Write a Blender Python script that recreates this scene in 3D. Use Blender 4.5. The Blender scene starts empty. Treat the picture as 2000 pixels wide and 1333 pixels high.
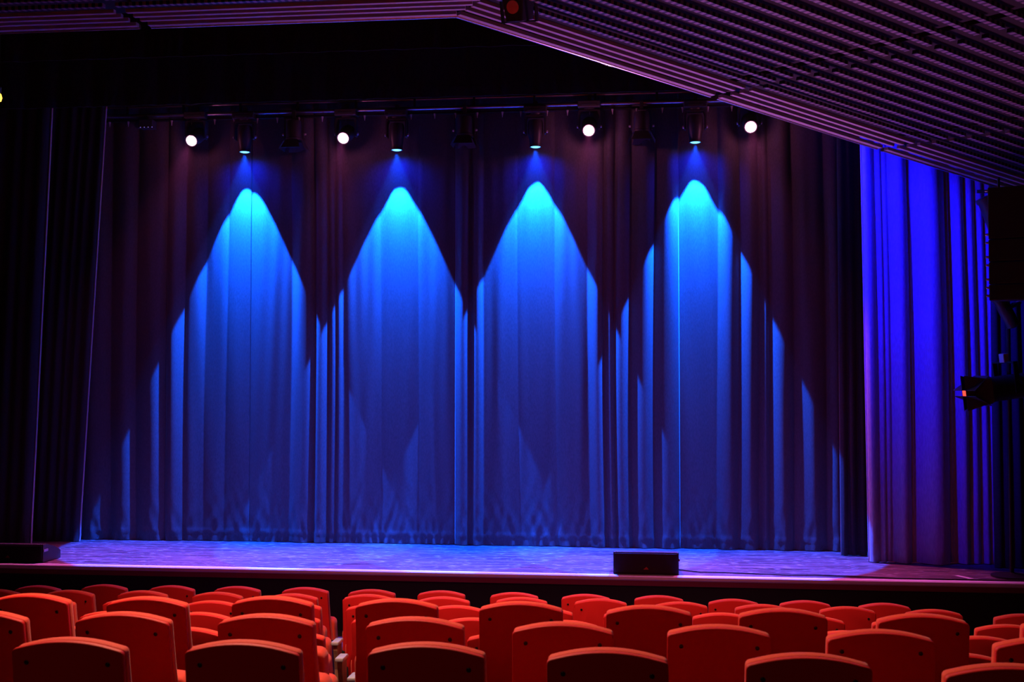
import bpy, bmesh, math, random
import numpy as np
from mathutils import Vector, Matrix

random.seed(7)
SC = bpy.context.scene
COL = SC.collection
PI = math.pi

# ------------------------------------------------------------------ camera
F = 2222.0                       # focal length in pixels of the 2000 px wide frame (40 mm)
H = 2.21                         # eye height above the stage floor (stage floor is z = 0)
YAW = math.atan(247 / F)         # turned a little to the left of the stage's axis
PITCH = math.atan(75 / F)
cd = bpy.data.cameras.new('camera')
cam = bpy.data.objects.new('camera', cd)
COL.objects.link(cam)
cd.sensor_width = 36
cd.lens = F * 36 / 2000
cd.clip_end = 200
cam.location = (0, 0, H)
cam.rotation_euler = (PI / 2 + PITCH, 0, YAW)
SC.camera = cam
cd.dof.use_dof = True; cd.dof.focus_distance = 14.5; cd.dof.aperture_fstop = 5.6
CM = cam.rotation_euler.to_matrix()
C0 = Vector((0, 0, H))

def ray(px, py):
    return CM @ Vector((px - 1000, 666.5 - py, -F))
def on_z(px, py, z):
    d = ray(px, py); return C0 + d * ((z - H) / d.z)
def on_y(px, py, y):
    d = ray(px, py); return C0 + d * (y / d.y)

# ------------------------------------------------------------------ world, view, lights
w = bpy.data.worlds.new('world'); SC.world = w; w.use_nodes = True
w.node_tree.nodes['Background'].inputs[0].default_value = (0.1, 0.04, 0.2, 1)
w.node_tree.nodes['Background'].inputs[1].default_value = 0.0
vs = SC.view_settings
vs.view_transform = 'Standard'; vs.look = 'None'; vs.exposure = 0; vs.gamma = 1
vs.use_curve_mapping = False
SC.cycles.use_denoising = True
SC.cycles.max_bounces = 6
SC.cycles.diffuse_bounces = 3
SC.cycles.sample_clamp_indirect = 4

def spot(name, loc, aim, color, watts, angle, blend=0.5, radius=0.05, falloff=None):
    l = bpy.data.lights.new(name, 'SPOT')
    l.color = color; l.energy = watts; l.spot_size = math.radians(angle)
    l.spot_blend = blend; l.shadow_soft_size = radius
    if falloff:
        l.use_nodes = True
        nt = l.node_tree
        em = nt.nodes['Emission']
        fo = nt.nodes.new('ShaderNodeLightFalloff')
        fo.inputs['Strength'].default_value = falloff[1]
        fo.inputs['Smooth'].default_value = falloff[2] if len(falloff) > 2 else 0
        nt.links.new(fo.outputs[falloff[0]], em.inputs['Strength'])
    o = bpy.data.objects.new(name, l); COL.objects.link(o)
    o.location = loc
    o.rotation_euler = (Vector(aim) - Vector(loc)).to_track_quat('-Z', 'Y').to_euler()
    return o

HAZE = 0.0018
YF = 13.0      # front edge of the stage
YC = 15.1      # back curtain
YB = YC - 0.22 # lighting batten
BLUE = [(478, 297), (775, 293), (1046, 287), (1358, 278)]      # heads pointing down
PINK = [(375, 272), (671, 267), (1150, 252), (1466, 245)]      # heads facing the house

# house lights in the auditorium ceiling, over the stalls, and an added fill
spot('house_fill_light', (-2.6, 6.6, 4.75), (-1.6, 6.4, 0), (1.0, 0.6, 0.4), 1200, 112, 0.5, 0.2)
spot('house_fill_light', (-3.2, 8.3, 4.85), (-3.0, 9.3, 0), (1.0, 0.5, 0.42), 420, 72, 0.7, 0.15)
spot('house_fill_light', (0.4, 8.6, 4.7), (0.4, 9.3, 0), (1.0, 0.5, 0.42), 420, 72, 0.7, 0.15)
spot('house_fill_light', (1.4, 7.4, 4.4), (1.0, 7.2, 0), (1.0, 0.5, 0.4), 80, 112, 0.5, 0.2)
spot('house_fill_light', (-2.5, -2.0, 4.2), (-1.0, 6.5, 0.6), (1.0, 0.4, 0.35), 60, 90, 1.0, 0.4)  # added dim fill on the near seat backs
# red front wash from the auditorium, low on the curtain
spot('front_wash', (-1.5, 5.5, 4.6), (-1.2, YC, -1.6), (1.0, 0.0, 0.1), 260, 72, 1.0, 0.3)
# blue wash on the side curtain at the right
SW = Vector((1.2, 12.3, 6.2))
spot('side_wash', SW, (2.9, 14.2, 3.8), (0.003, 0.003, 1.0), 3800, 51, 1.0, 0.005)
# added violet fill from below, for stage bounce on the slatted ceiling
spot('ceiling_fill', (0.9, 12.4, -0.5), (0.8, 9.7, 5.0), (0.9, 0.24, 0.8), 760, 78, 1.0, 0.3)

# the heads' own beams, with added spill and halo lights
for i, (px, py) in enumerate(BLUE):
    p = on_y(px, py, YB) - Vector((0, 0, 0.035))
    spot('beam', p, p + Vector((0, 0, -1)), (0.0015, 0.08, 1.0), 10500, 48.6, 0.05, 0.02)
    spot('spill', p, p + Vector((0, 0.15, -1)), (0.0, 0.01, 1.0), 34, 160, 1.0, 0.03)
for i, (px, py) in enumerate(PINK):
    p = on_y(px, py, YB - 0.16) + Vector((0, -0.1, -0.07))
    spot('lamp', p, (p.x + (-0.5, 0, 0.1, 0.6)[i], YF - 0.1, 0), (1.0, 0.12, 0.55), 1650, 52, 1.0, 0.05)
    pl = bpy.data.lights.new('lamp_glow', 'POINT'); pl.color = (1.0, 0.2, 0.5); pl.energy = (2.2, 2.8, 5, 4.5)[i]; pl.shadow_soft_size = 0.03
    po = bpy.data.objects.new('lamp_glow', pl); COL.objects.link(po); po.location = p + Vector((0, -0.03, -0.01))

# ------------------------------------------------------------------ materials
def mat(name, col, rough=0.6, metal=0.0, spec=0.5, sheen=0.0, emit=None, estr=0):
    m = bpy.data.materials.new(name); m.use_nodes = True
    b = m.node_tree.nodes['Principled BSDF']
    b.inputs['Base Color'].default_value = (*col, 1)
    b.inputs['Roughness'].default_value = rough
    b.inputs['Metallic'].default_value = metal
    b.inputs['Specular IOR Level'].default_value = spec
    if sheen:
        b.inputs['Sheen Weight'].default_value = sheen
        b.inputs['Sheen Roughness'].default_value = 0.4
    if emit:
        b.inputs['Emission Color'].default_value = (*emit, 1)
        b.inputs['Emission Strength'].default_value = estr
    return m

def nodes(m):
    nt = m.node_tree
    return nt, nt.nodes['Principled BSDF'], nt.nodes.new, nt.links.new

def add_noise(m, scale, c0, c1, bump=0.0, detail=4, stretch=(1, 1, 1), lo=0.35, hi=0.65, dist=0.01):
    """mottle a material's colour with a noise and give it a bump"""
    nt, b, N, L = nodes(m)
    tc = N('ShaderNodeTexCoord'); mp = N('ShaderNodeMapping'); mp.inputs['Scale'].default_value = stretch
    nz = N('ShaderNodeTexNoise'); nz.inputs['Scale'].default_value = scale; nz.inputs['Detail'].default_value = detail
    cr = N('ShaderNodeValToRGB')
    cr.color_ramp.elements[0].position = lo; cr.color_ramp.elements[0].color = (*c0, 1)
    cr.color_ramp.elements[1].position = hi; cr.color_ramp.elements[1].color = (*c1, 1)
    L(tc.outputs['Object'], mp.inputs[0]); L(mp.outputs[0], nz.inputs['Vector'])
    L(nz.outputs['Fac'], cr.inputs[0]); L(cr.outputs[0], b.inputs['Base Color'])
    if bump:
        bp = N('ShaderNodeBump'); bp.inputs['Strength'].default_value = bump; bp.inputs['Distance'].default_value = dist
        L(nz.outputs['Fac'], bp.inputs['Height']); L(bp.outputs[0], b.inputs['Normal'])
    return m

M = {}
M['velvet'] = add_noise(mat('curtain_velvet', (0.3, 0.3, 0.32), 0.75, sheen=0.15, spec=0.2), 90, (0.08, 0.08, 0.083), (0.106, 0.106, 0.11), 0.12, 5, (1, 1, 0.3), dist=0.003)
M['black_cloth'] = add_noise(mat('black_cloth', (0.03, 0.03, 0.035), 0.9, spec=0.1, sheen=0.1), 40, (0.025, 0.025, 0.03), (0.04, 0.04, 0.045))
M['leg_cloth'] = add_noise(mat('leg_cloth', (0.03, 0.03, 0.035), 0.8, spec=0.2, sheen=0.1), 40, (0.025, 0.025, 0.03), (0.036, 0.036, 0.04))
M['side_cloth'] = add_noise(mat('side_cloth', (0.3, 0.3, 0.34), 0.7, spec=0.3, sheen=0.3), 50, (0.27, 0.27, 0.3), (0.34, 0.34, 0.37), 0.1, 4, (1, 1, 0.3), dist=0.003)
M['seat_red'] = add_noise(mat('seat_fabric', (0.62, 0.05, 0.025), 0.75, spec=0.25, sheen=0.15), 300, (0.58, 0.045, 0.022), (0.68, 0.055, 0.028), 0.15, 2, dist=0.001)
M['seat_back'] = add_noise(mat('seat_back_fabric', (0.5, 0.025, 0.014), 0.6, spec=0.25), 300, (0.46, 0.006, 0.007), (0.54, 0.008, 0.009), 0.1, 2, dist=0.001)
M['screw'] = mat('black_screw', (0.005, 0.005, 0.005), 0.35)
M['arm_cap'] = mat('armrest_cap', (0.5, 0.46, 0.5), 0.3, 0.3)
M['arm_wood'] = add_noise(mat('armrest_wood', (0.25, 0.12, 0.07), 0.45), 12, (0.2, 0.09, 0.05), (0.32, 0.17, 0.1), 0.1, 5, (8, 8, 0.6))
M['black_metal'] = mat('black_metal', (0.02, 0.02, 0.022), 0.4, 0.3)
M['fixture'] = mat('fixture_black', (0.045, 0.042, 0.05), 0.45)
M['pipe'] = mat('batten_pipe', (0.32, 0.32, 0.35), 0.3, 0.9)
M['clip'] = mat('clip_metal', (0.8, 0.8, 0.85), 0.3, 0.6)
M['grille'] = mat('speaker_grille', (0.012, 0.01, 0.01), 0.6)
M['cabinet'] = mat('speaker_cabinet', (0.03, 0.028, 0.03), 0.5)
M['edge_wire'] = mat('grille_edge', (0.5, 0.45, 0.5), 0.35, 0.7)
M['emblem'] = mat('emblem_red', (0.5, 0.06, 0.05), 0.5)
M['lens_pink'] = mat('lamp_lens', (1, 0.9, 0.95), 0.2, emit=(1.0, 0.82, 0.93), estr=60)
M['lens_blue'] = mat('beam_lens', (0.2, 0.5, 1), 0.2, emit=(0.08, 0.42, 1.0), estr=5)
M['lens_dark'] = mat('dark_lens', (0.01, 0.01, 0.015), 0.1)
M['led'] = mat('led_dot', (0.3, 0.2, 0.6), 0.3, emit=(0.35, 0.25, 0.9), estr=0.6)
M['amber'] = mat('amber_lamp', (1, 0.6, 0.1), 0.3, emit=(1.0, 0.45, 0.04), estr=4)
M['slat'] = mat('ceiling_slat', (0.5, 0.42, 0.45), 0.5, spec=0.4)
M['ceil_back'] = mat('ceiling_backing', (0.02, 0.016, 0.018), 0.9)
M['ceil_edge'] = mat('ceiling_edge_rail', (0.6, 0.55, 0.6), 0.22, 0.8)
M['wall'] = add_noise(mat('wall_black', (0.012, 0.01, 0.012), 0.9), 3, (0.01, 0.008, 0.01), (0.016, 0.013, 0.016))
M['carpet'] = add_noise(mat('carpet', (0.02, 0.006, 0.008), 0.95), 80, (0.015, 0.005, 0.006), (0.03, 0.008, 0.01))
M['fascia'] = mat('stage_fascia', (0.008, 0.006, 0.007), 0.85)
M['nosing'] = mat('stage_nosing', (0.92, 0.88, 0.9), 0.35, 0.2)
M['nosing_face_lit'] = mat('stage_nosing_face_lit', (0.2, 0.02, 0.05), 0.5)  # red house light on the band is put into its colour
M['cable'] = mat('cable_rubber', (0.02, 0.018, 0.02), 0.6)
M['lit_edge_pale'] = mat('curtain_lit_edge', (0.55, 0.5, 0.55), 0.6)
M['lens_rim_glow'] = mat('lantern_rim_glow', (0.3, 0.01, 0.01), 0.3, emit=(1.0, 0.05, 0.03), estr=30)  # glow added to give the barn doors red-lit rims
M['tape'] = mat('white_tape', (0.7, 0.65, 0.68), 0.5)

def perforated_slat():
    m = mat('ceiling_perforated', (0.4, 0.33, 0.36), 0.5)
    nt, b, N, L = nodes(m)
    uv = N('ShaderNodeUVMap')
    sp = N('ShaderNodeSeparateXYZ'); L(uv.outputs[0], sp.inputs[0])
    k = N('ShaderNodeMath'); k.operation = 'MULTIPLY'; k.inputs[1].default_value = 1 / 0.055
    L(sp.outputs[0], k.inputs[0])
    fr = N('ShaderNodeMath'); fr.operation = 'FRACT'; L(k.outputs[0], fr.inputs[0])
    lt = N('ShaderNodeMath'); lt.operation = 'GREATER_THAN'; lt.inputs[1].default_value = 0.5
    L(fr.outputs[0], lt.inputs[0])
    mx = N('ShaderNodeMix'); mx.data_type = 'RGBA'
    mx.inputs['A'].default_value = (0.012, 0.008, 0.01, 1); mx.inputs['B'].default_value = (0.3, 0.23, 0.26, 1)
    L(lt.outputs[0], mx.inputs['Factor']); L(mx.outputs['Result'], b.inputs['Base Color'])
    return m
M['perf'] = perforated_slat()

def stage_wood():
    m = mat('stage_boards', (0.2, 0.18, 0.2), 0.4, spec=0.6)
    nt, b, N, L = nodes(m)
    tc = N('ShaderNodeTexCoord')
    mp = N('ShaderNodeMapping'); mp.inputs['Scale'].default_value = (0.45, 6, 1)
    L(tc.outputs['Object'], mp.inputs[0])
    n1 = N('ShaderNodeTexNoise'); n1.inputs['Scale'].default_value = 2.2; n1.inputs['Detail'].default_value = 7; n1.inputs['Roughness'].default_value = 0.65
    L(mp.outputs[0], n1.inputs['Vector'])
    r1 = N('ShaderNodeValToRGB')
    e = r1.color_ramp.elements
    e[0].position = 0.32; e[0].color = (0.024, 0.013, 0.016, 1)
    e[1].position = 0.66; e[1].color = (0.2, 0.115, 0.135, 1)
    L(n1.outputs['Fac'], r1.inputs[0])
    # thin pale scratches, their glossy highlights put into the colour
    mp2 = N('ShaderNodeMapping'); mp2.inputs['Scale'].default_value = (2.2, 10, 1)
    L(tc.outputs['Object'], mp2.inputs[0])
    n2 = N('ShaderNodeTexNoise'); n2.inputs['Scale'].default_value = 3.0; n2.inputs['Detail'].default_value = 3
    L(mp2.outputs[0], n2.inputs['Vector'])
    r2 = N('ShaderNodeValToRGB'); e = r2.color_ramp.elements
    e[0].position = 0.58; e[0].color = (0, 0, 0, 1); e[1].position = 0.68; e[1].color = (1, 1, 1, 1)
    L(n2.outputs['Fac'], r2.inputs[0])
    mx = N('ShaderNodeMix'); mx.data_type = 'RGBA'
    L(r2.outputs[0], mx.inputs['Factor']); L(r1.outputs[0], mx.inputs['A']); mx.inputs['B'].default_value = (0.42, 0.34, 0.38, 1)
    L(mx.outputs['Result'], b.inputs['Base Color'])
    rr = N('ShaderNodeMapRange'); rr.inputs['To Min'].default_value = 0.25; rr.inputs['To Max'].default_value = 0.6
    L(n1.outputs['Fac'], rr.inputs['Value']); L(rr.outputs[0], b.inputs['Roughness'])
    bp = N('ShaderNodeBump'); bp.inputs['Strength'].default_value = 0.5; bp.inputs['Distance'].default_value = 0.01
    L(n1.outputs['Fac'], bp.inputs['Height']); L(bp.outputs[0], b.inputs['Normal'])
    return m
M['stage'] = stage_wood()

# ------------------------------------------------------------------ mesh helpers
class MB:
    def __init__(s):
        s.v = []; s.f = []; s.uv = None
    def add(s, vs, fs, mtx=None):
        n = len(s.v)
        s.v += [tuple(mtx @ Vector(v)) if mtx else tuple(v) for v in vs]
        s.f += [tuple(n + i for i in f) for f in fs]
        return s
    def box(s, cx, cy, cz, sx, sy, sz, mtx=None):
        x, y, z = sx / 2, sy / 2, sz / 2
        vs = [(cx + a * x, cy + b * y, cz + c * z) for a in (-1, 1) for b in (-1, 1) for c in (-1, 1)]
        return s.add(vs, [(0, 1, 3, 2), (4, 6, 7, 5), (0, 4, 5, 1), (2, 3, 7, 6), (0, 2, 6, 4), (1, 5, 7, 3)], mtx)
    def lathe(s, prof, n=20, mtx=None, cap=True):
        """prof: (radius, z) list, revolved about z"""
        vs = []
        for r, z in prof:
            for k in range(n):
                a = 2 * PI * k / n
                vs.append((r * math.cos(a), r * math.sin(a), z))
        fs = []
        for i in range(len(prof) - 1):
            for k in range(n):
                k2 = (k + 1) % n
                fs.append((i * n + k, i * n + k2, (i + 1) * n + k2, (i + 1) * n + k))
        if cap:
            fs.append(tuple(reversed(range(n)))); fs.append(tuple(range((len(prof) - 1) * n, len(prof) * n)))
        return s.add(vs, fs, mtx)
    def tube(s, pts, r, n=8):
        pts = [Vector(p) for p in pts]
        rings = []
        for i, p in enumerate(pts):
            d = (pts[min(i + 1, len(pts) - 1)] - pts[max(i - 1, 0)]).normalized()
            up = Vector((0, 0, 1)) if abs(d.z) < 0.9 else Vector((1, 0, 0))
            a = d.cross(up).normalized(); b = d.cross(a)
            rings.append([tuple(p + (a * math.cos(2 * PI * k / n) + b * math.sin(2 * PI * k / n)) * r) for k in range(n)])
        vs = [v for rg in rings for v in rg]; fs = []
        for i in range(len(pts) - 1):
            for k in range(n):
                k2 = (k + 1) % n
                fs.append((i * n + k, i * n + k2, (i + 1) * n + k2, (i + 1) * n + k))
        fs.append(tuple(reversed(range(n)))); fs.append(tuple(range((len(pts) - 1) * n, len(pts) * n)))
        return s.add(vs, fs)
    def prism(s, outline, axis, a, b, mtx=None):
        """outline: 2-D points; extruded along axis from a to b"""
        n = len(outline)
        def P(u, v, t):
            return {'x': (t, u, v), 'y': (u, t, v), 'z': (u, v, t)}[axis]
        vs = [P(u, v, a) for u, v in outline] + [P(u, v, b) for u, v in outline]
        fs = [tuple(range(n)), tuple(reversed(range(n, 2 * n)))]
        fs += [(i, n + i, n + (i + 1) % n, (i + 1) % n) for i in range(n)]
        return s.add(vs, fs, mtx)
    def build(s, name, m, parent=None, bevel=0, seg=2, smooth=False):
        me = bpy.data.meshes.new(name)
        me.from_pydata(s.v, [], s.f); 
        bm = bmesh.new(); bm.from_mesh(me)
        bmesh.ops.recalc_face_normals(bm, faces=bm.faces)
        if bevel:
            ed = [e for e in bm.edges if len(e.link_faces) == 2 and e.calc_face_angle(0) > 0.6]
            bmesh.ops.bevel(bm, geom=ed, offset=bevel, segments=seg, affect='EDGES', profile=0.5, clamp_overlap=True)
        bm.to_mesh(me); bm.free()
        me.materials.append(m)
        if smooth:
            for p in me.polygons: p.use_smooth = True
        o = bpy.data.objects.new(name, me); COL.objects.link(o)
        if smooth:
            me.set_sharp_from_angle(angle=math.radians(40))
        if parent: o.parent = parent
        return o

def tag(o, label=None, cat=None, group=None, kind=None):
    if label: o['label'] = label
    if cat: o['category'] = cat
    if group: o['group'] = group
    if kind: o['kind'] = kind
    return o
def thing(name, label, cat, loc=(0, 0, 0), group=None, rot=(0, 0, 0)):
    o = bpy.data.objects.new(name, None); COL.objects.link(o)
    o.empty_display_size = 0.1
    o.location = loc; o.rotation_euler = rot
    return tag(o, label, cat, group)
def copy_tree(o, parent=None):
    c = o.copy(); COL.objects.link(c)
    if parent: c.parent = parent
    for ch in list(o.children): copy_tree(ch, c)
    return c

# ------------------------------------------------------------------ setting: stage, floor, walls
def struct(o, label):
    return tag(o, label, kind='structure')

struct(MB().box(-2, 16.5, -0.05, 22, 7.0, 0.1).build('stage_floor', M['stage']), 'worn wooden stage floor lit violet and blue')
nb = MB()
prof = [(YF - 0.03, -0.055), (YF - 0.045, -0.04), (YF - 0.045, -0.012), (YF - 0.035, 0.0), (YF - 0.02, 0.004), (YF + 0.02, 0.004), (YF + 0.02, -0.055)]
nb.prism(prof, 'x', -13, 9)
struct(nb.build('lit_edge_1', M['nosing']), 'pale nosing strip along the stage edge')
struct(MB().box(-2, YF - 0.012, -0.085, 22, 0.024, 0.06).build('lit_edge_2', M['nosing_face_lit']), 'band below the stage nosing, red house light in its colour')
struct(MB().box(-2, YF + 0.02, -0.96, 22, 0.04, 1.69).build('wall_stage_front', M['fascia']), 'black stage front below the edge')
struct(MB().box(-2, 19.9, 3.2, 22, 0.2, 10).build('wall_back', M['wall']), 'black back wall behind the curtains')
struct(MB().box(-10.5, 7, 3.2, 0.2, 27, 10).build('wall_left', M['wall']), 'black side wall at the left')
struct(MB().box(7.5, 7, 3.2, 0.2, 27, 10).build('wall_right', M['wall']), 'black side wall at the right')
struct(MB().box(-1.5, -6.4, 3.2, 18.2, 0.2, 10).build('wall_rear', M['wall']), 'black rear wall of the auditorium')
struct(MB().box(-1.5, 6.8, 8.3, 18.2, 26.6, 0.2).build('ceiling', M['wall']), 'black roof above the slatted ceiling')

# ------------------------------------------------------------------ theatre seats
SEAT_H = 0.92
ROWS = {  # height of the backrest tops below the eye
    'R1': 2.0, 'R2': 1.895, 'R3': 1.79, 'R4': 1.69, 'R5': 1.595, 'C': 1.2, 'B': 1.09, 'A': 1.01}

def outline_back(w_top, w_bot, z0, z1, rise, n=14, rc=0.02):
    """outline (x, z): tapering sides, gently arched top with small corner radii"""
    pts = [(-w_bot / 2, z0), (w_bot / 2, z0)]
    zc = z1 - rise
    for k in range(5):
        t = k / 5
        pts.append((w_bot / 2 + (w_top / 2 - w_bot / 2) * (1 - (1 - t) ** 2), z0 + (zc - rc - z0) * t))
    for k in range(4):
        a = k / 3 * (PI / 2 - 0.28)
        pts.append((w_top / 2 - rc + rc * math.cos(a), zc - rc + rc * math.sin(a)))
    xe = w_top / 2 - rc
    for k in range(1, n):
        x = xe - 2 * xe * k / n
        pts.append((x, zc + rise * (1 - (x / xe) ** 2) + 0.0))
    for k in range(3, -1, -1):
        a = k / 3 * (PI / 2 - 0.28)
        pts.append((-(w_top / 2 - rc + rc * math.cos(a)), zc - rc + rc * math.sin(a)))
    for k in range(4, 0, -1):
        t = k / 5
        pts.append((-(w_bot / 2 + (w_top / 2 - w_bot / 2) * (1 - (1 - t) ** 2)), z0 + (zc - rc - z0) * t))
    return pts

def make_seat():
    root = thing('theatre_seat', '', 'seat')
    LEAN = 0.16                                        # the back leans away from the stage
    def lean(o): o.rotation_euler = (LEAN, 0, 0); return o
    # origin of the back group: hinge at z = .40; +y is towards the stage
    def at_hinge(o): o.location = (0, 0.09, 0.40); return lean(o)
    L = (SEAT_H - 0.40) / math.cos(LEAN)
    sh = MB().prism(outline_back(0.452, 0.50, -0.12, L, 0.032), 'y', -0.027, -0.001).build('back_panel', M['seat_back'], root, bevel=0.007, seg=3, smooth=True)
    at_hinge(sh)
    cu = MB().prism(outline_back(0.448, 0.495, 0.0, L - 0.003, 0.032), 'y', 0.001, 0.048).build('back_cushion', M['seat_red'], root, bevel=0.012, seg=3, smooth=True)
    at_hinge(cu)
    for sx in (-1, 1):
        sc = MB().lathe([(0.0095, 0), (0.0095, 0.003), (0.006, 0.005), (0.002, 0.0055)], 14,
                        Matrix.Translation((sx * 0.165, -0.0265, L - 0.085)) @ Matrix.Rotation(PI / 2, 4, 'X')).build('screw', M['screw'], root, smooth=True)
        at_hinge(sc)
    # folded-up seat
    pan = outline_back(0.525, 0.535, 0.0, 0.31, 0.008, rc=0.05)
    sp = MB().prism(pan, 'y', -0.06, 0.06).build('seat', M['seat_red'], root, bevel=0.022, seg=3, smooth=True)
    sp.location = (0, 0.2, 0.31); sp.rotation_euler = (0.12, 0, 0)
    for sx in (-1, 1):
        lg = MB().prism([(-0.06, 0), (0.16, 0), (0.16, 0.02), (0.1, 0.05), (0.11, 0.4), (0.0, 0.42), (-0.0, 0.05), (-0.06, 0.02)], 'x', -0.015, 0.015).build('leg', M['black_metal'], root, bevel=0.003)
        lg.location = (sx * 0.235, 0.06, 0.0)
    return root

SEATS = {
 'R1': [(72.5,1146),(202.5,1144),(334,1146),(462.5,1147.5),(595.5,1149.5),'|',(725.5,1153.6),(861.5,1156),(1004,1159.5),(1144,1163),(1287,1165.5),(1433,1172.5),(1573,1175.5),(1728,1180.5)],
 'R2': [(-10,1153.5),(134,1155),(277,1156),(423.5,1159),(570,1162),'|',(718.5,1163.5),(866.5,1168),(1018,1169),(1173,1171.8),(1330,1178),(1489,1183),(1656,1187.5),(1824.5,1193),'|',(2000,1202)],
 'R3': [(-70,1169),(92,1171),(253,1173),(413,1176),(572,1179),'|',(730,1183),(892,1185.5),(1062,1190),(1236,1195.5),(1411,1200),(1590,1206.5),(1765,1212),'|',(1969,1223)],
 'R4': [(40,1194),(214,1197),(388,1199),(563,1203),'|',(747,1206.5),(925,1210),(1105,1215),(1287,1221),(1470,1228),(1655,1235.5),'|',(1916,1246)],
 'R5': [(-30,1223),(169,1226),(366,1229),(564,1235),'|',(782,1235),(982,1240),(1182,1247),(1384,1255),(1588,1263),'|',(1880,1280)],
 'C': [(58,1163),(286,1169),(531,1168),(774,1173),(1017,1178.6),(1267,1186),(1529,1192),(1803,1202.6),(2090,1213)],
 'B': [(-42,1196),(239,1199.7),(518.5,1203.5),(809.5,1209.6),(1099,1219.5),(1404,1225),(1720,1234.5),(2053,1250)],
 'A': [(133,1251),(473,1256),(832,1260.5),(1186,1271.7),(1579,1282),(1975,1303)],
}
ORD = ['first', 'second', 'third', 'fourth', 'fifth', 'sixth', 'seventh', 'eighth', 'ninth', 'tenth']
ROWNAME = {'R1': 'row closest to the stage', 'R2': 'second row from the stage', 'R3': 'third row from the stage',
           'R4': 'fourth row from the stage', 'R5': 'fifth row from the stage', 'C': 'third row from the camera',
           'B': 'second row from the camera', 'A': 'row nearest the camera'}
seat_proto = make_seat()
def end_arm(root):
    # wooden end arm with a pale cap, on the aisle side
    ar = MB().prism([(-0.03, 0.0), (0.06, 0.0), (0.06, 0.40), (0.06, 0.58), (0.06, 0.6), (-0.08, 0.6), (-0.08, 0.56), (-0.03, 0.4)], 'x', -0.018, 0.018).build('end_armrest', M['arm_wood'], root, bevel=0.005)
    ar.location = (-0.305, 0.06, 0.0)
    MB().prism([(-0.1, 0.602), (0.06, 0.602), (0.065, 0.62), (0.05, 0.632), (-0.1, 0.632)], 'x', -0.03, 0.03).build('armrest_cap', M['arm_cap'], ar, bevel=0.008, smooth=True)
first = True
row_y = {}
for rn, lst in SEATS.items():
    blocks = [[]]
    for e in lst:
        if e == '|': blocks.append([])
        else: blocks[-1].append(e)
    ys = []
    for bi, bl in enumerate(blocks):
        for si, (px, py) in enumerate(bl):
            p = on_z(px, py, H - ROWS[rn])
            if first: o = seat_proto; first = False
            else: o = copy_tree(seat_proto)
            # the top of the backrest sits on p
            o.location = (p.x, p.y, H - ROWS[rn] - SEAT_H)
            ys.append(p.y)
            if bi == 1 and si == 0 and rn in ('R3', 'R4', 'R5'): end_arm(o)
            if len(blocks) == 1:
                where = '%s seat from the left' % ORD[si]
            elif bi == 0:
                k = len(bl) - 1 - si
                where = ('left side beside the aisle' if k == 0 else '%s seat left of the aisle' % ORD[k])
            elif bi == 1:
                where = ('right side beside the aisle' if si == 0 else '%s seat right of the aisle' % ORD[si])
            else:
                where = 'alone beyond the right gap'
            tag(o, 'red seat in the %s, %s' % (ROWNAME[rn], where), 'seat', 'red seats of the ' + ROWNAME[rn])
    row_y[rn] = (min(ys), max(ys), sum(ys) / len(ys))

# terraced floor under the rows, one mesh
order = ['A', 'B', 'C', 'R5', 'R4', 'R3', 'R2', 'R1']
pf = [(-6.3, H - ROWS['A'] - SEAT_H)]
for i, rn in enumerate(order):
    z = H - ROWS[rn] - SEAT_H
    if i == 0:
        pf.append((row_y['A'][1] + 0.42, z))
    else:
        yprev = pf[-1][0]
        pf.append((yprev, z))
        pf.append(((row_y[rn][1] + 0.42) if i < len(order) - 1 else YF, z))
bot = -1.9
fl = MB().prism(pf + [(YF, bot), (-6.3, bot)], 'x', -10.4, 7.4)
struct(fl.build('floor', M['carpet']), 'dark stepped auditorium floor under the seat rows')

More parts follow.
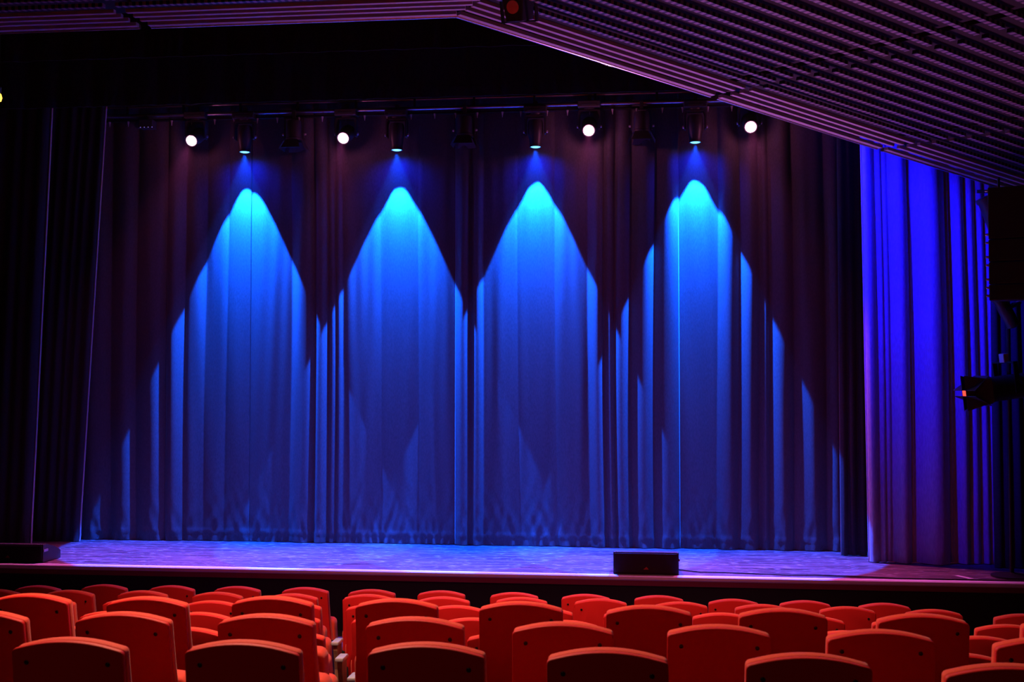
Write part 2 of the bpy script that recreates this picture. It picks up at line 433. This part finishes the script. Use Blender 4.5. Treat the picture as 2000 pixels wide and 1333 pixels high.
# ------------------------------------------------------------------ curtains
rng = np.random.default_rng(3)
def drape(name, m, nodes_x, Y, z0, z1, amp=0.09, ratio=0.42, shallow=(), crumple=0.007, dx=0.011, nz=70, tilt=0.0, seed=1, spread=0.0, yfun=None):
    """a pleated cloth hanging between nodes_x (the valleys of its folds); bulges towards -y"""
    r = np.random.default_rng(seed)
    xs_n = np.array(nodes_x, float)
    n = max(8, int((xs_n[-1] - xs_n[0]) / dx))
    x = np.linspace(xs_n[0], xs_n[-1], n)
    zt = np.linspace(0, 1, nz) ** 1.6                     # finer rows near the hem
    z = z0 + (z1 - z0) * zt
    X, Z = np.meshgrid(x, z)
    Wd = np.diff(xs_n)
    A = np.minimum(amp, ratio * Wd)
    for k in shallow: A[k] *= 0.35
    hgt = (Z - z0) / (z1 - z0)
    # folds drift sideways a little down the cloth
    drift = 0.02 * np.sin(2.1 * hgt + 1.7 * X + seed) + 0.012 * np.sin(5 * hgt + 0.9 * X)
    Xs = np.clip(X + drift * np.minimum(1, np.minimum(X - x[0], x[-1] - X) / 0.2), xs_n[0], xs_n[-1] - 1e-6)
    k = np.clip(np.searchsorted(xs_n, Xs, side='right') - 1, 0, len(Wd) - 1)
    t = (Xs - xs_n[k]) / Wd[k]
    skew = r.uniform(0.75, 1.35, len(Wd))
    tt = t ** skew[k]
    off = A[k] * np.sin(PI * np.clip(tt, 0, 1)) ** 0.8
    off *= 0.8 + 0.25 * (1 - hgt)
    # fine ripples
    for q in range(9):
        f = r.uniform(5, 40); ph = r.uniform(0, 6.3); g = r.uniform(-0.8, 0.8)
        off += 0.06 / (f + 6) * np.sin(f * X + g * Z + ph) * np.sin(0.9 * Z + 2 * ph + 0.5 * X)
    # crumpled hem
    c = np.exp(-(Z - z0) / 0.3)
    for q in range(16):
        fx = r.uniform(15, 70); fz = r.uniform(-22, 22); ph = r.uniform(0, 6.3)
        off += crumple * 0.3 * c * np.sin(fx * X + fz * Z + ph)
    # stitched hem line
    off += 0.006 * np.exp(-((Z - z0 - 0.12) / 0.012) ** 2)
    Yv = (Y if yfun is None else yfun(X)) - off
    Xv = X + tilt * (1 - hgt) * 1.0 + spread * (1 - hgt) * (X - x.mean()) / max(1e-6, (x[-1] - x[0]))
    co = np.stack([Xv, Yv, Z], -1).reshape(-1, 3)
    idx = np.arange(n * nz).reshape(nz, n)
    q = np.stack([idx[:-1, :-1], idx[:-1, 1:], idx[1:, 1:], idx[1:, :-1]], -1).reshape(-1, 4)
    me = bpy.data.meshes.new(name)
    me.from_pydata([tuple(c) for c in co.tolist()], [], [tuple(f) for f in q.tolist()])
    me.materials.append(m)
    me.polygons.foreach_set('use_smooth', [True] * len(me.polygons))
    o = bpy.data.objects.new(name, me); COL.objects.link(o)
    sd = o.modifiers.new('cloth thickness', 'SOLIDIFY'); sd.thickness = 0.006; sd.offset = -1
    return o

def xs(pxs, Y, py=700): return [on_y(p, py, Y).x for p in pxs]

ZT = 6.15
panels = [
 ([158,218,268,328,364,403,445,489], (4, 5, 6), 'black stage curtain at the left, lit by the leftmost blue beam'),
 ([487,565,612,640,655,668,745,820,892], (0, 5, 6, 7), 'black stage curtain behind the second blue beam from the left'),
 ([889,917,942,1010,1085,1150,1183,1205,1236,1281,1327], (2, 3, 4), 'black stage curtain behind the third blue beam from the left'),
 ([1323,1400,1440,1480,1500,1548,1612,1648], (0,), 'black stage curtain at the right, lit by the rightmost blue beam')]
for i, (nd, sh, lab) in enumerate(panels):
    o = drape('stage_curtain', M['velvet'], xs(nd, YC), YC + (0.012 if i % 2 else 0.0), 0.006, ZT, amp=0.085, shallow=sh, seed=11 + i)
    tag(o, lab, 'curtain', 'stage curtains behind the beams')

def lit_edge_strip(o, col, nz=70):  # pale strip painting in the lit rim of the cloth
    n = len(o.data.vertices) // nz
    k = 0 if col == 0 else n - 1
    pts = [o.data.vertices[j * n + k].co.copy() + Vector((0, -0.012, 0)) for j in range(0, nz)]
    b = MB()
    b.tube(pts, 0.011, 6)
    return b.build('lit_edge_strip', M['lit_edge_pale'], o, smooth=True)
def leg(pxs, base_py, lab, m, amp, seed, tilt=0.0, top=6.6, shallow=(), spread=0.0, group='side curtains', lit_edge=None, ratio=0.42):
    Y = on_z((pxs[0] + pxs[-1]) / 2, base_py, 0.0).y
    o = drape('side_curtain', m, xs(pxs, Y), Y, 0.006, top, amp=amp, ratio=ratio, seed=seed, tilt=tilt, shallow=shallow, spread=spread)
    if lit_edge is not None: lit_edge_strip(o, lit_edge)
    return tag(o, lab, 'curtain', group)
leg([-140, -90, -50, -15, 18, 48, 72, 100], 1065, 'black side curtain nearest the left edge with a blue lit hem', M['leg_cloth'], 0.12, 31, tilt=-0.24, lit_edge=-1)
leg([70, 95, 115, 135, 155, 170, 188, 207], 1058, 'narrow black side curtain between the far left curtain and the backdrop', M['leg_cloth'], 0.1, 32, tilt=-0.34, lit_edge=-1)
leg([1638, 1654, 1672, 1690], 1086, 'narrow dark side curtain just left of the bright blue curtain', M['leg_cloth'], 0.1, 33)
leg([1683, 1709, 1723, 1734, 1771, 1777, 1843, 1850, 1880, 1900, 1918, 1940], 1100, 'bright blue lit side curtain at the right of the stage', M['side_cloth'], 0.2, 34, tilt=0.06, lit_edge=0, ratio=0.62)
leg([1936, 1952, 1968, 1990, 2015, 2045, 2080, 2120, 2170], 1112, 'dark side curtain behind the hanging loudspeakers', M['leg_cloth'], 0.12, 35)

# black borders above the stage
bA = drape('border_curtain', M['black_cloth'], np.linspace(-9.5, 6.5, 36), 14.3, on_y(900, 190, 14.3).z, 7.9, amp=0.04, seed=41, nz=24, dx=0.03)
tag(bA, 'black border curtain just above the lighting bar', 'curtain', 'black borders above the stage')
bB = drape('border_curtain', M['black_cloth'], np.linspace(-9.5, 6.5, 30), 13.7, on_y(900, 94, 13.7).z, 8.0, amp=0.04, seed=42, nz=24, dx=0.03)
tag(bB, 'upper black border curtain directly behind the slatted ceiling', 'curtain', 'black borders above the stage')

# ------------------------------------------------------------------ lighting batten
zb = on_y(1046, 206, YB).z
X0, X1 = on_y(100, 200, YB).x, on_y(1700, 200, YB).x
bt = thing('lighting_batten', 'long metal lighting bar hung across the stage above the curtain', 'lighting bar', ((X0 + X1) / 2, YB, zb))
hl = (X1 - X0) / 2
MB().tube([(-hl, 0, 0), (hl, 0, 0)], 0.026, 12).build('pipe', M['pipe'], bt, smooth=True)
MB().tube([(-hl, 0.02, 0.13), (hl, 0.02, 0.13)], 0.018, 12).build('upper_pipe', M['pipe'], bt, smooth=True)
MB().box(0, 0.03, -0.062, 2 * hl, 0.06, 0.03).build('cable_raceway', M['black_metal'], bt, bevel=0.004)
nclip = 36
for k in range(nclip):
    x = -hl + 0.25 + (2 * hl - 0.5) * k / (nclip - 1) + random.uniform(-0.03, 0.03)
    MB().lathe([(0.004, -0.07), (0.006, -0.05), (0.012, -0.02), (0.016, -0.005), (0.016, 0.0)], 8, Matrix.Translation((x, -0.01, -0.078))).build('socket', M['clip'], bt, smooth=True)
for k in range(8):
    x = -hl + 0.6 + (2 * hl - 1.2) * k / 7
    MB().tube([(x, 0.02, 0.13), (x, 0.03, 2.2)], 0.006, 6).build('hanging_wire', M['black_metal'], bt)
for k in range(14):
    x = -hl + 0.3 + (2 * hl - 0.6) * k / 13
    MB().box(x, 0.01, 0.065, 0.03, 0.03, 0.14).build('bracket', M['black_metal'], bt, bevel=0.004)

# ------------------------------------------------------------------ moving heads
def make_head(lens_mat, tilt):
    """origin: centre of the clamp on the pipe; the head pivots at z = -.36"""
    root = thing('moving_head_light', '', 'stage light')
    MB().box(0, 0, -0.02, 0.05, 0.07, 0.08).build('clamp', M['fixture'], root, bevel=0.006)
    b = MB().box(0, 0, -0.105, 0.30, 0.20, 0.09).build('base', M['fixture'], root, bevel=0.012)
    MB().box(0, -0.101, -0.12, 0.2, 0.004, 0.02).build('display', M['pipe'], b)
    MB().lathe([(0.07, -0.17), (0.075, -0.15)], 20).build('pan_ring', M['fixture'], root, smooth=True)
    y = MB()
    for sx in (-1, 1):
        y.prism([(sx * 0.10, -0.17), (sx * 0.142, -0.18), (sx * 0.148, -0.22), (sx * 0.145, -0.42), (sx * 0.12, -0.43), (sx * 0.12, -0.24), (sx * 0.108, -0.205)], 'y', -0.05, 0.05)
    y.box(0, 0, -0.182, 0.21, 0.1, 0.026)
    y.build('yoke', M['fixture'], root, bevel=0.005)
    for sx in (-1, 1):
        MB().lathe([(0.02, 0), (0.02, 0.012), (0.012, 0.018)], 14, Matrix.Translation((sx * 0.147, 0, -0.39)) @ Matrix.Rotation(sx * PI / 2, 4, 'Y')).build('pivot_knob', M['clip'], root, smooth=True)
    hd = MB().lathe([(0.05, 0.155), (0.085, 0.145), (0.098, 0.11), (0.1, 0.0), (0.094, -0.06), (0.08, -0.15), (0.078, -0.185), (0.082, -0.195), (0.082, -0.21), (0.07, -0.21), (0.068, -0.2)], 28, cap=False)
    hd.lathe([(0.0005, 0.157), (0.05, 0.155)], 28, cap=False)
    h = hd.build('head', M['fixture'], root, smooth=True)
    h.location = (0, 0, -0.385); h.rotation_euler = (tilt, 0, 0)
    ln = MB().lathe([(0.068, -0.2), (0.055, -0.21), (0.03, -0.217), (0.0005, -0.22)], 28).build('lens', lens_mat, h, smooth=True)
    return root
order8 = ['leftmost', 'second from left', 'third from left', 'rightmost']
pb = make_head(M['lens_blue'], 0.0)
for i, (px, py) in enumerate(BLUE):
    o = pb if i == 0 else copy_tree(pb)
    p = on_y(px, py, YB)
    o.location = (p.x, p.y, p.z + 0.385 + 0.205)
    tag(o, 'moving head light pointing down with a glowing blue lens, %s of four' % order8[i], 'stage light', 'blue moving head lights')
pp = make_head(M['lens_pink'], -math.radians(62))
for i, (px, py) in enumerate(PINK):
    o = pp if i == 0 else copy_tree(pp)
    p = on_y(px, py, YB - 0.16)
    o.location = (p.x, YB, p.z + 0.385 + 0.07)
    tag(o, 'moving head light facing the audience with a dazzling pink-white lens, %s of four' % order8[i], 'stage light', 'pink moving head lights')

def make_fresnel():
    root = thing('stage_lantern', '', 'stage light')
    MB().box(0, 0, -0.03, 0.05, 0.06, 0.1).build('clamp', M['fixture'], root, bevel=0.006)
    y = MB()
    for sx in (-1, 1): y.box(sx * 0.135, 0, -0.22, 0.012, 0.04, 0.28)
    y.box(0, 0, -0.085, 0.28, 0.04, 0.012)
    y.build('yoke', M['fixture'], root, bevel=0.003)
    for sx in (-1, 1):
        MB().lathe([(0.016, 0), (0.016, 0.02), (0.01, 0.026)], 12, Matrix.Translation((sx * 0.141, 0, -0.31)) @ Matrix.Rotation(sx * PI / 2, 4, 'Y')).build('tilt_knob', M['clip'], root, smooth=True)
    MB().lathe([(0.04, -0.12), (0.095, -0.13), (0.105, -0.17), (0.105, -0.36), (0.115, -0.37), (0.115, -0.4)], 24).build('body', M['fixture'], root, smooth=True)
    MB().lathe([(0.1, -0.401), (0.06, -0.41), (0.001, -0.415)], 24).build('lens', M['lens_dark'], root, smooth=True)
    for a in range(4):
        Mx = Matrix.Rotation(a * PI / 2, 4, 'Z') @ Matrix.Translation((0, 0.12, -0.4)) @ Matrix.Rotation(0.45, 4, 'X')
        MB().prism([(-0.085, 0), (0.085, 0), (0.13, -0.13), (-0.13, -0.13)], 'y', -0.002, 0.002, Mx).build('barn_door', M['fixture'], root)
    return root
fr = make_fresnel()
for i, (px, lab) in enumerate([(575, 'between the leftmost blue and pink lamps'), (908, 'near the middle of the bar'), (1253, 'right of the brightest pink lamp')]):
    o = fr if i == 0 else copy_tree(fr)
    p = on_y(px, 206, YB)
    o.location = (p.x, YB, zb)
    tag(o, 'unlit black stage lantern with barn doors hung %s' % lab, 'stage light', 'unlit stage lanterns')

# small led fixture at the left end of the bar
p = on_y(283, 236, YB)
t = thing('led_floodlight', 'small unlit floodlight with a violet nose at the left end of the bar', 'stage light', (p.x, YB, zb))
MB().box(0.02, 0, -0.03, 0.04, 0.05, 0.08).build('clamp', M['fixture'], t, bevel=0.004)
bd = MB().box(0.04, 0, -0.125, 0.2, 0.14, 0.12).build('body', M['fixture'], t, bevel=0.01)
for k in range(4):
    MB().lathe([(0.006, 0), (0.006, 0.003)], 8, Matrix.Translation((-0.03 + 0.055 * k, -0.0705, -0.175)) @ Matrix.Rotation(PI / 2, 4, 'X')).build('status_light', M['led'], bd)
MB().lathe([(0.055, 0), (0.055, 0.03), (0.045, 0.06), (0.02, 0.085), (0.004, 0.09)], 18, Matrix.Translation((-0.06, 0, -0.125)) @ Matrix.Rotation(-PI / 2, 4, 'Y')).build('nose', M['pipe'], t, smooth=True)

# ------------------------------------------------------------------ slatted ceiling
s_dir = ray(5000, 1290).normalized()
j_dir = ray(-284, 573).normalized()
s_dir = (s_dir - j_dir * s_dir.dot(j_dir)).normalized()
E1 = on_y(893, 31, 9.0)
nR = s_dir.cross(j_dir).normalized()
if nR.z > 0: nR = -nR                     # points down, out of the underside
def on_plane(px, py, P, n):
    d = ray(px, py); return C0 + d * ((P - C0).dot(n) / d.dot(n))
E1b = on_plane(940, 0, E1, nR)
v = E1b - E1
a1, b1 = v.dot(s_dir), -v.dot(j_dir)
xd = Vector((1, 0, 0))
nL = xd.cross(E1b - E1).normalized()
if nL.z > 0: nL = -nL
def R_at(px, py):
    q = on_plane(px, py, E1, nR) - E1
    return q.dot(s_dir), -q.dot(j_dir)

def slab(mb, P, u, v, n, a0, a1_, w0, w1, d0, d1, uvs=None, skew=0.0):
    """bar along u from a0..a1_, across v from w0..w1, depth along n d0..d1 (n points down)"""
    base = len(mb.v)
    pts = []
    for a, dd in ((a0, 0), (a1_, 0)):
        for b in (w0, w1):
            for d in (d0, d1):
                pts.append(P + u * (a + (skew * (b - w0))) + v * b + n * d)
    mb.add(pts, [(0, 1, 3, 2), (4, 6, 7, 5), (0, 4, 5, 1), (2, 3, 7, 6), (0, 2, 6, 4), (1, 5, 7, 3)])
    if mb.uv is None: mb.uv = []
    mb.uv += [(a, b) for a in (a0, a1_) for b in (w0, w0, w1, w1)]

def build_uv(mb, name, m, parent=None):
    me = bpy.data.meshes.new(name)
    me.from_pydata([tuple(v) for v in mb.v], [], mb.f)
    uvl = me.uv_layers.new(name='UVMap')
    for lp in me.loops:
        uvl.data[lp.index].uv = mb.uv[lp.vertex_index]
    bm = bmesh.new(); bm.from_mesh(me); bmesh.ops.recalc_face_normals(bm, faces=bm.faces); bm.to_mesh(me); bm.free()
    me.materials.append(m)
    o = bpy.data.objects.new(name, me); COL.objects.link(o)
    if parent: o.parent = parent
    return o

ROWB = [0.0, 0.165, 0.29, 0.42] + [0.6 + 0.205 * k for k in range(60)]      # slat positions back from the edge
NSOL = 4         # plain slats at the edge, perforated ones behind
def ceiling_panel(P, u, v, n, segs, start, nrows, label):
    root = bpy.data.objects.new('ceiling_panel', None); COL.objects.link(root)
    tag(root, label, kind='structure')
    root.location = (0, 0, 0)
    for (a0, a1_) in segs:
        plain, perf, back, rail = MB(), MB(), MB(), MB()
        for k in range(nrows):
            b = ROWB[k]
            st = max(a0, start(b))
            if st >= a1_: continue
            tgt = plain if k < NSOL else perf
            slab(tgt, P, u, v, n, st, a1_, b, b + (0.055 if k == 0 else 0.04 if k < NSOL else 0.048), -0.03, 0.0)
        W = ROWB[nrows - 1] + 0.1
        # backing board, its inner edge cut along the ridge
        poly = [(max(a0, start(W * q / 12)), W * q / 12) for q in range(13) if start(W * q / 12) < a1_]
        poly = [(a1_, 0.0)] + poly + ([(a1_, W)] if len(poly) == 13 else [])
        m_ = len(poly)
        back.add([P + u * a + v * b + n * d for d in (-0.16, -0.12) for a, b in poly],
                 [tuple(range(m_)), tuple(reversed(range(m_, 2 * m_)))] + [(i, m_ + i, m_ + (i + 1) % m_, (i + 1) % m_) for i in range(m_)])
        back.uv = [(a, b) for d in (0, 1) for a, b in poly]
        build_uv(plain, 'plain_slats', M['slat'], root)
        build_uv(perf, 'perforated_slats', M['perf'], root)
        build_uv(back, 'backing', M['ceil_back'], root)
        p0 = P + u * max(a0, 0.0) + v * -0.02 + n * -0.01; p1 = P + u * a1_ + v * -0.02 + n * -0.01
        rail.tube([p0, p1], 0.022, 12).build('edge_rail', M['ceil_edge'], root, smooth=True)
    return root
aj1 = R_at(1408, 187)[0]; aj2 = R_at(1735, 290)[0]
ceiling_panel(E1, s_dir, -j_dir, nR, [(-50.0, aj1 - 0.04), (aj1 + 0.04, aj2 - 0.04), (aj2 + 0.04, aj2 + 4.2)], lambda b: a1 * b / b1, 60,
              'slatted acoustic ceiling sloping down to the right')
# left panel: slats run parallel to the stage, towards -x
vL = (E1b - E1); vL = (vL - xd * vL.dot(xd)).normalized()
aL = (on_plane(290, 57, E1, nL) - E1).x
k_x = (E1b - E1).x / (E1b - E1).dot(vL)
ceiling_panel(E1, -xd, vL, nL, [(-50.0, -aL - 0.05), (-aL + 0.05, 9.0)], lambda b: -k_x * b, 40,
              'slatted acoustic ceiling running level to the left')
# fixture by the ceiling ridge; its red reflection put into a glowing lens
q = on_plane(1015, 10, E1, nR) + nR * 0.04
t = thing('ceiling_spotlight', 'small spotlight with an added red glow hung at the ridge of the slatted ceiling', 'spotlight', q)
t.rotation_euler = (0.35, 0.1, -0.4)
MB().prism([(-0.1, 0.14), (0.1, 0.14), (0.07, -0.08), (-0.07, -0.08)], 'y', -0.09, 0.09).build('housing', M['fixture'], t, bevel=0.008)
fb = MB()
for sx in (-1, 1): fb.box(sx * 0.15, 0, 0.05, 0.012, 0.04, 0.26)
fb.box(0, 0, -0.085, 0.31, 0.04, 0.012)
fb.build('yoke', M['fixture'], t, bevel=0.003)
MB().lathe([(0.05, 0), (0.05, 0.01), (0.03, 0.018)], 16, Matrix.Translation((0, -0.09, 0.03)) @ Matrix.Rotation(PI / 2, 4, 'X')).build('lens', mat('red_reflection_lens', (0.3, 0.01, 0.01), 0.2, emit=(0.5, 0.02, 0.02), estr=0.1), t, smooth=True)

# ------------------------------------------------------------------ loudspeakers
def monitor(px0, px1, py_base, py_top, label):
    Y = YF + 0.05
    a = on_y(px0, py_base, Y); b = on_y(px1, py_base, Y)
    wd = b.x - a.x; ht = on_y(px0, py_top, Y).z
    t = thing('stage_monitor', label, 'loudspeaker', ((a.x + b.x) / 2, Y, 0.0045), 'low loudspeakers along the stage edge')
    d = 0.42
    side = [(0, 0), (0, ht), (0.09, ht), (0.30, ht * 0.72), (d, ht * 0.45), (d, 0)]
    MB().prism(side, 'x', -wd / 2, wd / 2).build('cabinet', M['cabinet'], t, bevel=0.006)
    g = MB().box(0, -0.008, ht / 2, wd - 0.03, 0.014, ht - 0.03).build('grille', M['grille'], t, bevel=0.004)
    e = MB()
    n = 40
    for k in range(n):
        e.box(-wd / 2 + 0.02 + (wd - 0.04) * (k + 0.5) / n, -0.006, ht + 0.003, (wd - 0.04) / n * 0.6, 0.012, 0.006)
    e.build('grille_edge', M['edge_wire'], t)
    MB().prism([(-0.03, 0), (0.03, 0), (0.012, 0.022), (0.004, 0.03), (-0.006, 0.02)], 'y', -0.0185, -0.0155, Matrix.Translation((0, 0, 0.055))).build('emblem', M['emblem'], t)
    MB().box(wd / 2 + 0.006, 0.05, ht * 0.66, 0.012, 0.1, 0.03).build('handle', M['edge_wire'], t, bevel=0.004)
    return t
monitor(-52, 84, 1100.5, 1063, 'low black loudspeaker on the stage edge at the far left')
monitor(1198, 1326, 1122, 1079, 'low black loudspeaker on the stage edge right of the middle')

# cable along the stage edge
cp = [on_z(1322, 1113, 0.012)]
for px, py in [(1345, 1115.5), (1368, 1118), (1400, 1118.5), (1460, 1120.5), (1540, 1124), (1600, 1124), (1680, 1127), (1760, 1131), (1850, 1133), (1930, 1134.5), (2020, 1137)]:
    p = on_z(px, py, 0.012); p.y = max(p.y, YF + 0.04); cp.append(p)
tag(MB().tube(cp, 0.008, 8).build('cable', M['cable'], smooth=True), 'black cable lying along the stage edge beside the right loudspeaker', 'cable')
for (p0, p1, lab) in [((1868, 1124.5), (1898, 1131), 'longer strip of white tape on the stage floor at the right'), ((1905, 1131.5), (1917, 1136.5), 'short strip of white tape at the stage edge on the right')]:
    a = on_z(*p0, 0.003); b = on_z(*p1, 0.003)
    d = (b - a).normalized(); nn = Vector((-d.y, d.x, 0)) * 0.028
    tag(MB().add([a + nn, a - nn, b - nn, b + nn, a + nn - Vector((0, 0, .002)), a - nn - Vector((0, 0, .002)), b - nn - Vector((0, 0, .002)), b + nn - Vector((0, 0, .002))],
        [(0, 1, 2, 3), (7, 6, 5, 4), (0, 4, 5, 1), (1, 5, 6, 2), (2, 6, 7, 3), (3, 7, 4, 0)]).build('tape_strip', M['tape']), lab, 'tape', 'tape strips on the stage')

# hanging line array at the right
YA = 11.4
a = on_y(1932, 588, YA); b = on_y(2075, 588, YA)
wd = b.x - a.x
zz = [on_y(1932, v, YA).z for v in (588, 556, 512, 468, 366)]
la = thing('line_array', 'black column of hanging loudspeakers at the right edge', 'loudspeaker', (a.x + wd / 2 * math.cos(0.36), YA - wd / 2 * math.sin(0.36), zz[0]), rot=(0, 0, -0.36))
for k in range(4):
    z0, z1 = zz[k] - zz[0], zz[k + 1] - zz[0]
    c = MB().prism([(0, z0 + 0.004), (0, z1 - 0.004), (0.45, z1 - 0.02), (0.45, z0 + 0.02)], 'x', -wd / 2, wd / 2).build('cabinet', M['cabinet'], la, bevel=0.006)
    MB().box(0, -0.006, (z0 + z1) / 2, wd - 0.03, 0.012, z1 - z0 - 0.03).build('grille', M['grille'], c)
    for zq in (z0 + 0.05, z1 - 0.03):
        MB().lathe([(0.012, 0), (0.012, 0.02), (0.006, 0.03)], 10, Matrix.Translation((-wd / 2, 0.03, zq)) @ Matrix.Rotation(-PI / 2, 4, 'Y')).build('rigging_pin', M['pipe'], c, smooth=True)
for sx in (-0.25, 0.25):
    MB().tube([(sx, 0.2, zz[4] - zz[0] - 0.01), (sx, 0.2, zz[4] - zz[0] + 0.12)], 0.012, 8).build('chain', M['black_metal'], la)

# unseen spotlight body for the side wash; its plate is added to block light
t = thing('added_spotlight', 'unseen black spotlight added above the slatted ceiling edge to shape the blue wash', 'stage light', SW)
dv = (Vector((2.62, 14.2, 0)) - Vector((SW.x, SW.y, 0))).normalized()
lf = Vector((-dv.y, dv.x, 0))
c = dv * 0.15
MB().add([c, c + lf * 0.25, c + lf * 0.25 + Vector((0, 0, .1)), c + Vector((0, 0, .1)), c - Vector((0, 0, 0.45)), c + lf * 0.25 - Vector((0, 0, 0.45))] +
         [q + dv * 0.004 for q in (c, c + lf * 0.25, c + lf * 0.25 + Vector((0, 0, .1)), c + Vector((0, 0, .1)), c - Vector((0, 0, 0.45)), c + lf * 0.25 - Vector((0, 0, 0.45)))],
         [(4, 5, 2, 3), (9, 8, 11, 10), (4, 3, 9, 10), (5, 11, 8, 2), (3, 2, 8, 9), (4, 10, 11, 5)]).build('beam_flag', M['black_metal'], t)
MB().lathe([(0.08, 0.06), (0.1, 0.08), (0.1, 0.5), (0.06, 0.55)], 20, (Vector((3.0, 14.2, 3.7)) - SW).to_track_quat('-Z', 'Y').to_matrix().to_4x4()).build('body', M['fixture'], t, smooth=True)
MB().tube([(0, 0, 0.2), (0, 0, 2.0)], 0.012, 8).build('hanging_rod', M['black_metal'], t)

# side boom with lanterns, behind the loudspeakers
YP = 13.35
pb_ = on_y(1970, 700, YP)
bm_ = thing('boom_stand', 'dark vertical boom pipe under the hanging loudspeakers', 'stand', (pb_.x, YP, 0.0))
MB().tube([(0, 0, 0.03), (0, 0, 5.2)], 0.024, 12).build('pole', M['black_metal'], bm_, smooth=True)
MB().lathe([(0.22, 0.0), (0.22, 0.02), (0.05, 0.04), (0.03, 0.05)], 24).build('base_plate', M['black_metal'], bm_, smooth=True)
zc = on_y(1925, 375, YP).z
MB().tube([(on_y(1906, 375, YP).x - pb_.x, -0.03, zc), (0.02, -0.03, zc)], 0.02, 10).build('cross_pipe', M['pipe'], bm_, smooth=True)

def lantern(loc, rot, sc, label, doors=True, lens='lens_dark'):
    t = thing('side_lantern', label, 'stage light', loc, None, rot)
    X = Matrix.Rotation(PI / 2, 4, 'Y')
    MB().lathe([(0.05 * sc, -0.3 * sc), (0.09 * sc, -0.28 * sc), (0.1 * sc, -0.1 * sc), (0.1 * sc, 0.16 * sc), (0.115 * sc, 0.18 * sc), (0.115 * sc, 0.22 * sc)], 22, X.inverted()).build('body', M['fixture'], t, smooth=True)
    MB().lathe([(0.1 * sc, 0.221 * sc), (0.05 * sc, 0.23 * sc), (0.001, 0.233 * sc)], 22, X.inverted()).build('lens', M[lens], t, smooth=True)
    y = MB()
    for s in (-1, 1): y.box(0, s * 0.125 * sc, 0.08 * sc, 0.04 * sc, 0.012 * sc, 0.24 * sc)
    y.box(0, 0, 0.2 * sc, 0.04 * sc, 0.262 * sc, 0.012 * sc)
    y.build('yoke', M['black_metal'], t)
    MB().box(0, 0, 0.235 * sc, 0.05 * sc, 0.06 * sc, 0.07 * sc).build('clamp', M['clip'], t, bevel=0.006)
    if doors:
        for a in range(4):
            Mx = Matrix.Rotation(a * PI / 2, 4, 'X') @ Matrix.Translation((-0.22 * sc, 0, 0.118 * sc)) @ Matrix.Rotation(-0.5, 4, 'Y')
            MB().prism([(-0.09 * sc, 0), (0.09 * sc, 0), (0.14 * sc, 0.0), (0.14 * sc, 0.02), (-0.09 * sc, 0.02)][:2] + [(0.14 * sc, -0.2 * sc), (-0.14 * sc, -0.2 * sc)], 'z', -0.002, 0.002,
                       Mx @ Matrix.Rotation(-PI / 2, 4, 'Z')).build('barn_door', M['fixture'], t)
    return t
p = on_y(1958, 757, YP - 0.1)
lantern((p.x + 0.04, YP - 0.14, p.z), (0, -0.12, 0.35), 1.4, 'black side lantern with red-lit barn doors at the right edge', lens='lens_rim_glow')
p = on_y(1926, 425, YP)
lantern((p.x + 0.08, YP - 0.03, zc - 0.29), (0, 1.2, 0.2), 1.1, 'black lantern hung behind the upper left corner of the hanging loudspeakers', False)
p = on_y(1966, 604, YP - 0.2)
lantern((p.x, YP - 0.14, p.z), (0, 1.1, 0.1), 0.75, 'small blue-lit lantern just below the hanging loudspeakers', False)
# dim amber wall lamp at the left edge
p = on_y(-3, 191, 12.2)
t = thing('wall_lamp', 'small amber lamp glowing at the left edge of the picture', 'lamp', p)
MB().lathe([(0.001, -0.05), (0.03, -0.04), (0.04, 0.0), (0.03, 0.04), (0.012, 0.055)], 18).build('bulb', M['amber'], t, smooth=True)
MB().lathe([(0.02, 0.05), (0.03, 0.07), (0.03, 0.12), (0.012, 0.13), (0.012, 2.4)], 14).build('stem', M['black_metal'], t, smooth=True)

# ------------------------------------------------------------------ haze hanging over the stage
hz = MB().box((X0 - 0.5 + 2.55) / 2, (12.9 + 15.06) / 2, 3.03, 2.55 - X0 + 0.5, 15.06 - 12.9, 6.0)
hm = bpy.data.materials.new('stage_haze'); hm.use_nodes = True
nt = hm.node_tree
for n in list(nt.nodes):
    if n.type != 'OUTPUT_MATERIAL': nt.nodes.remove(n)
vsn = nt.nodes.new('ShaderNodeVolumeScatter')
vsn.inputs['Density'].default_value = HAZE
vsn.inputs['Anisotropy'].default_value = 0.0
nt.links.new(vsn.outputs[0], nt.nodes['Material Output'].inputs['Volume'])
tag(hz.build('stage_haze', hm), 'thin haze hanging in the air over the stage around the lamps', 'haze', kind='stuff')
SC.cycles.volume_bounces = 0
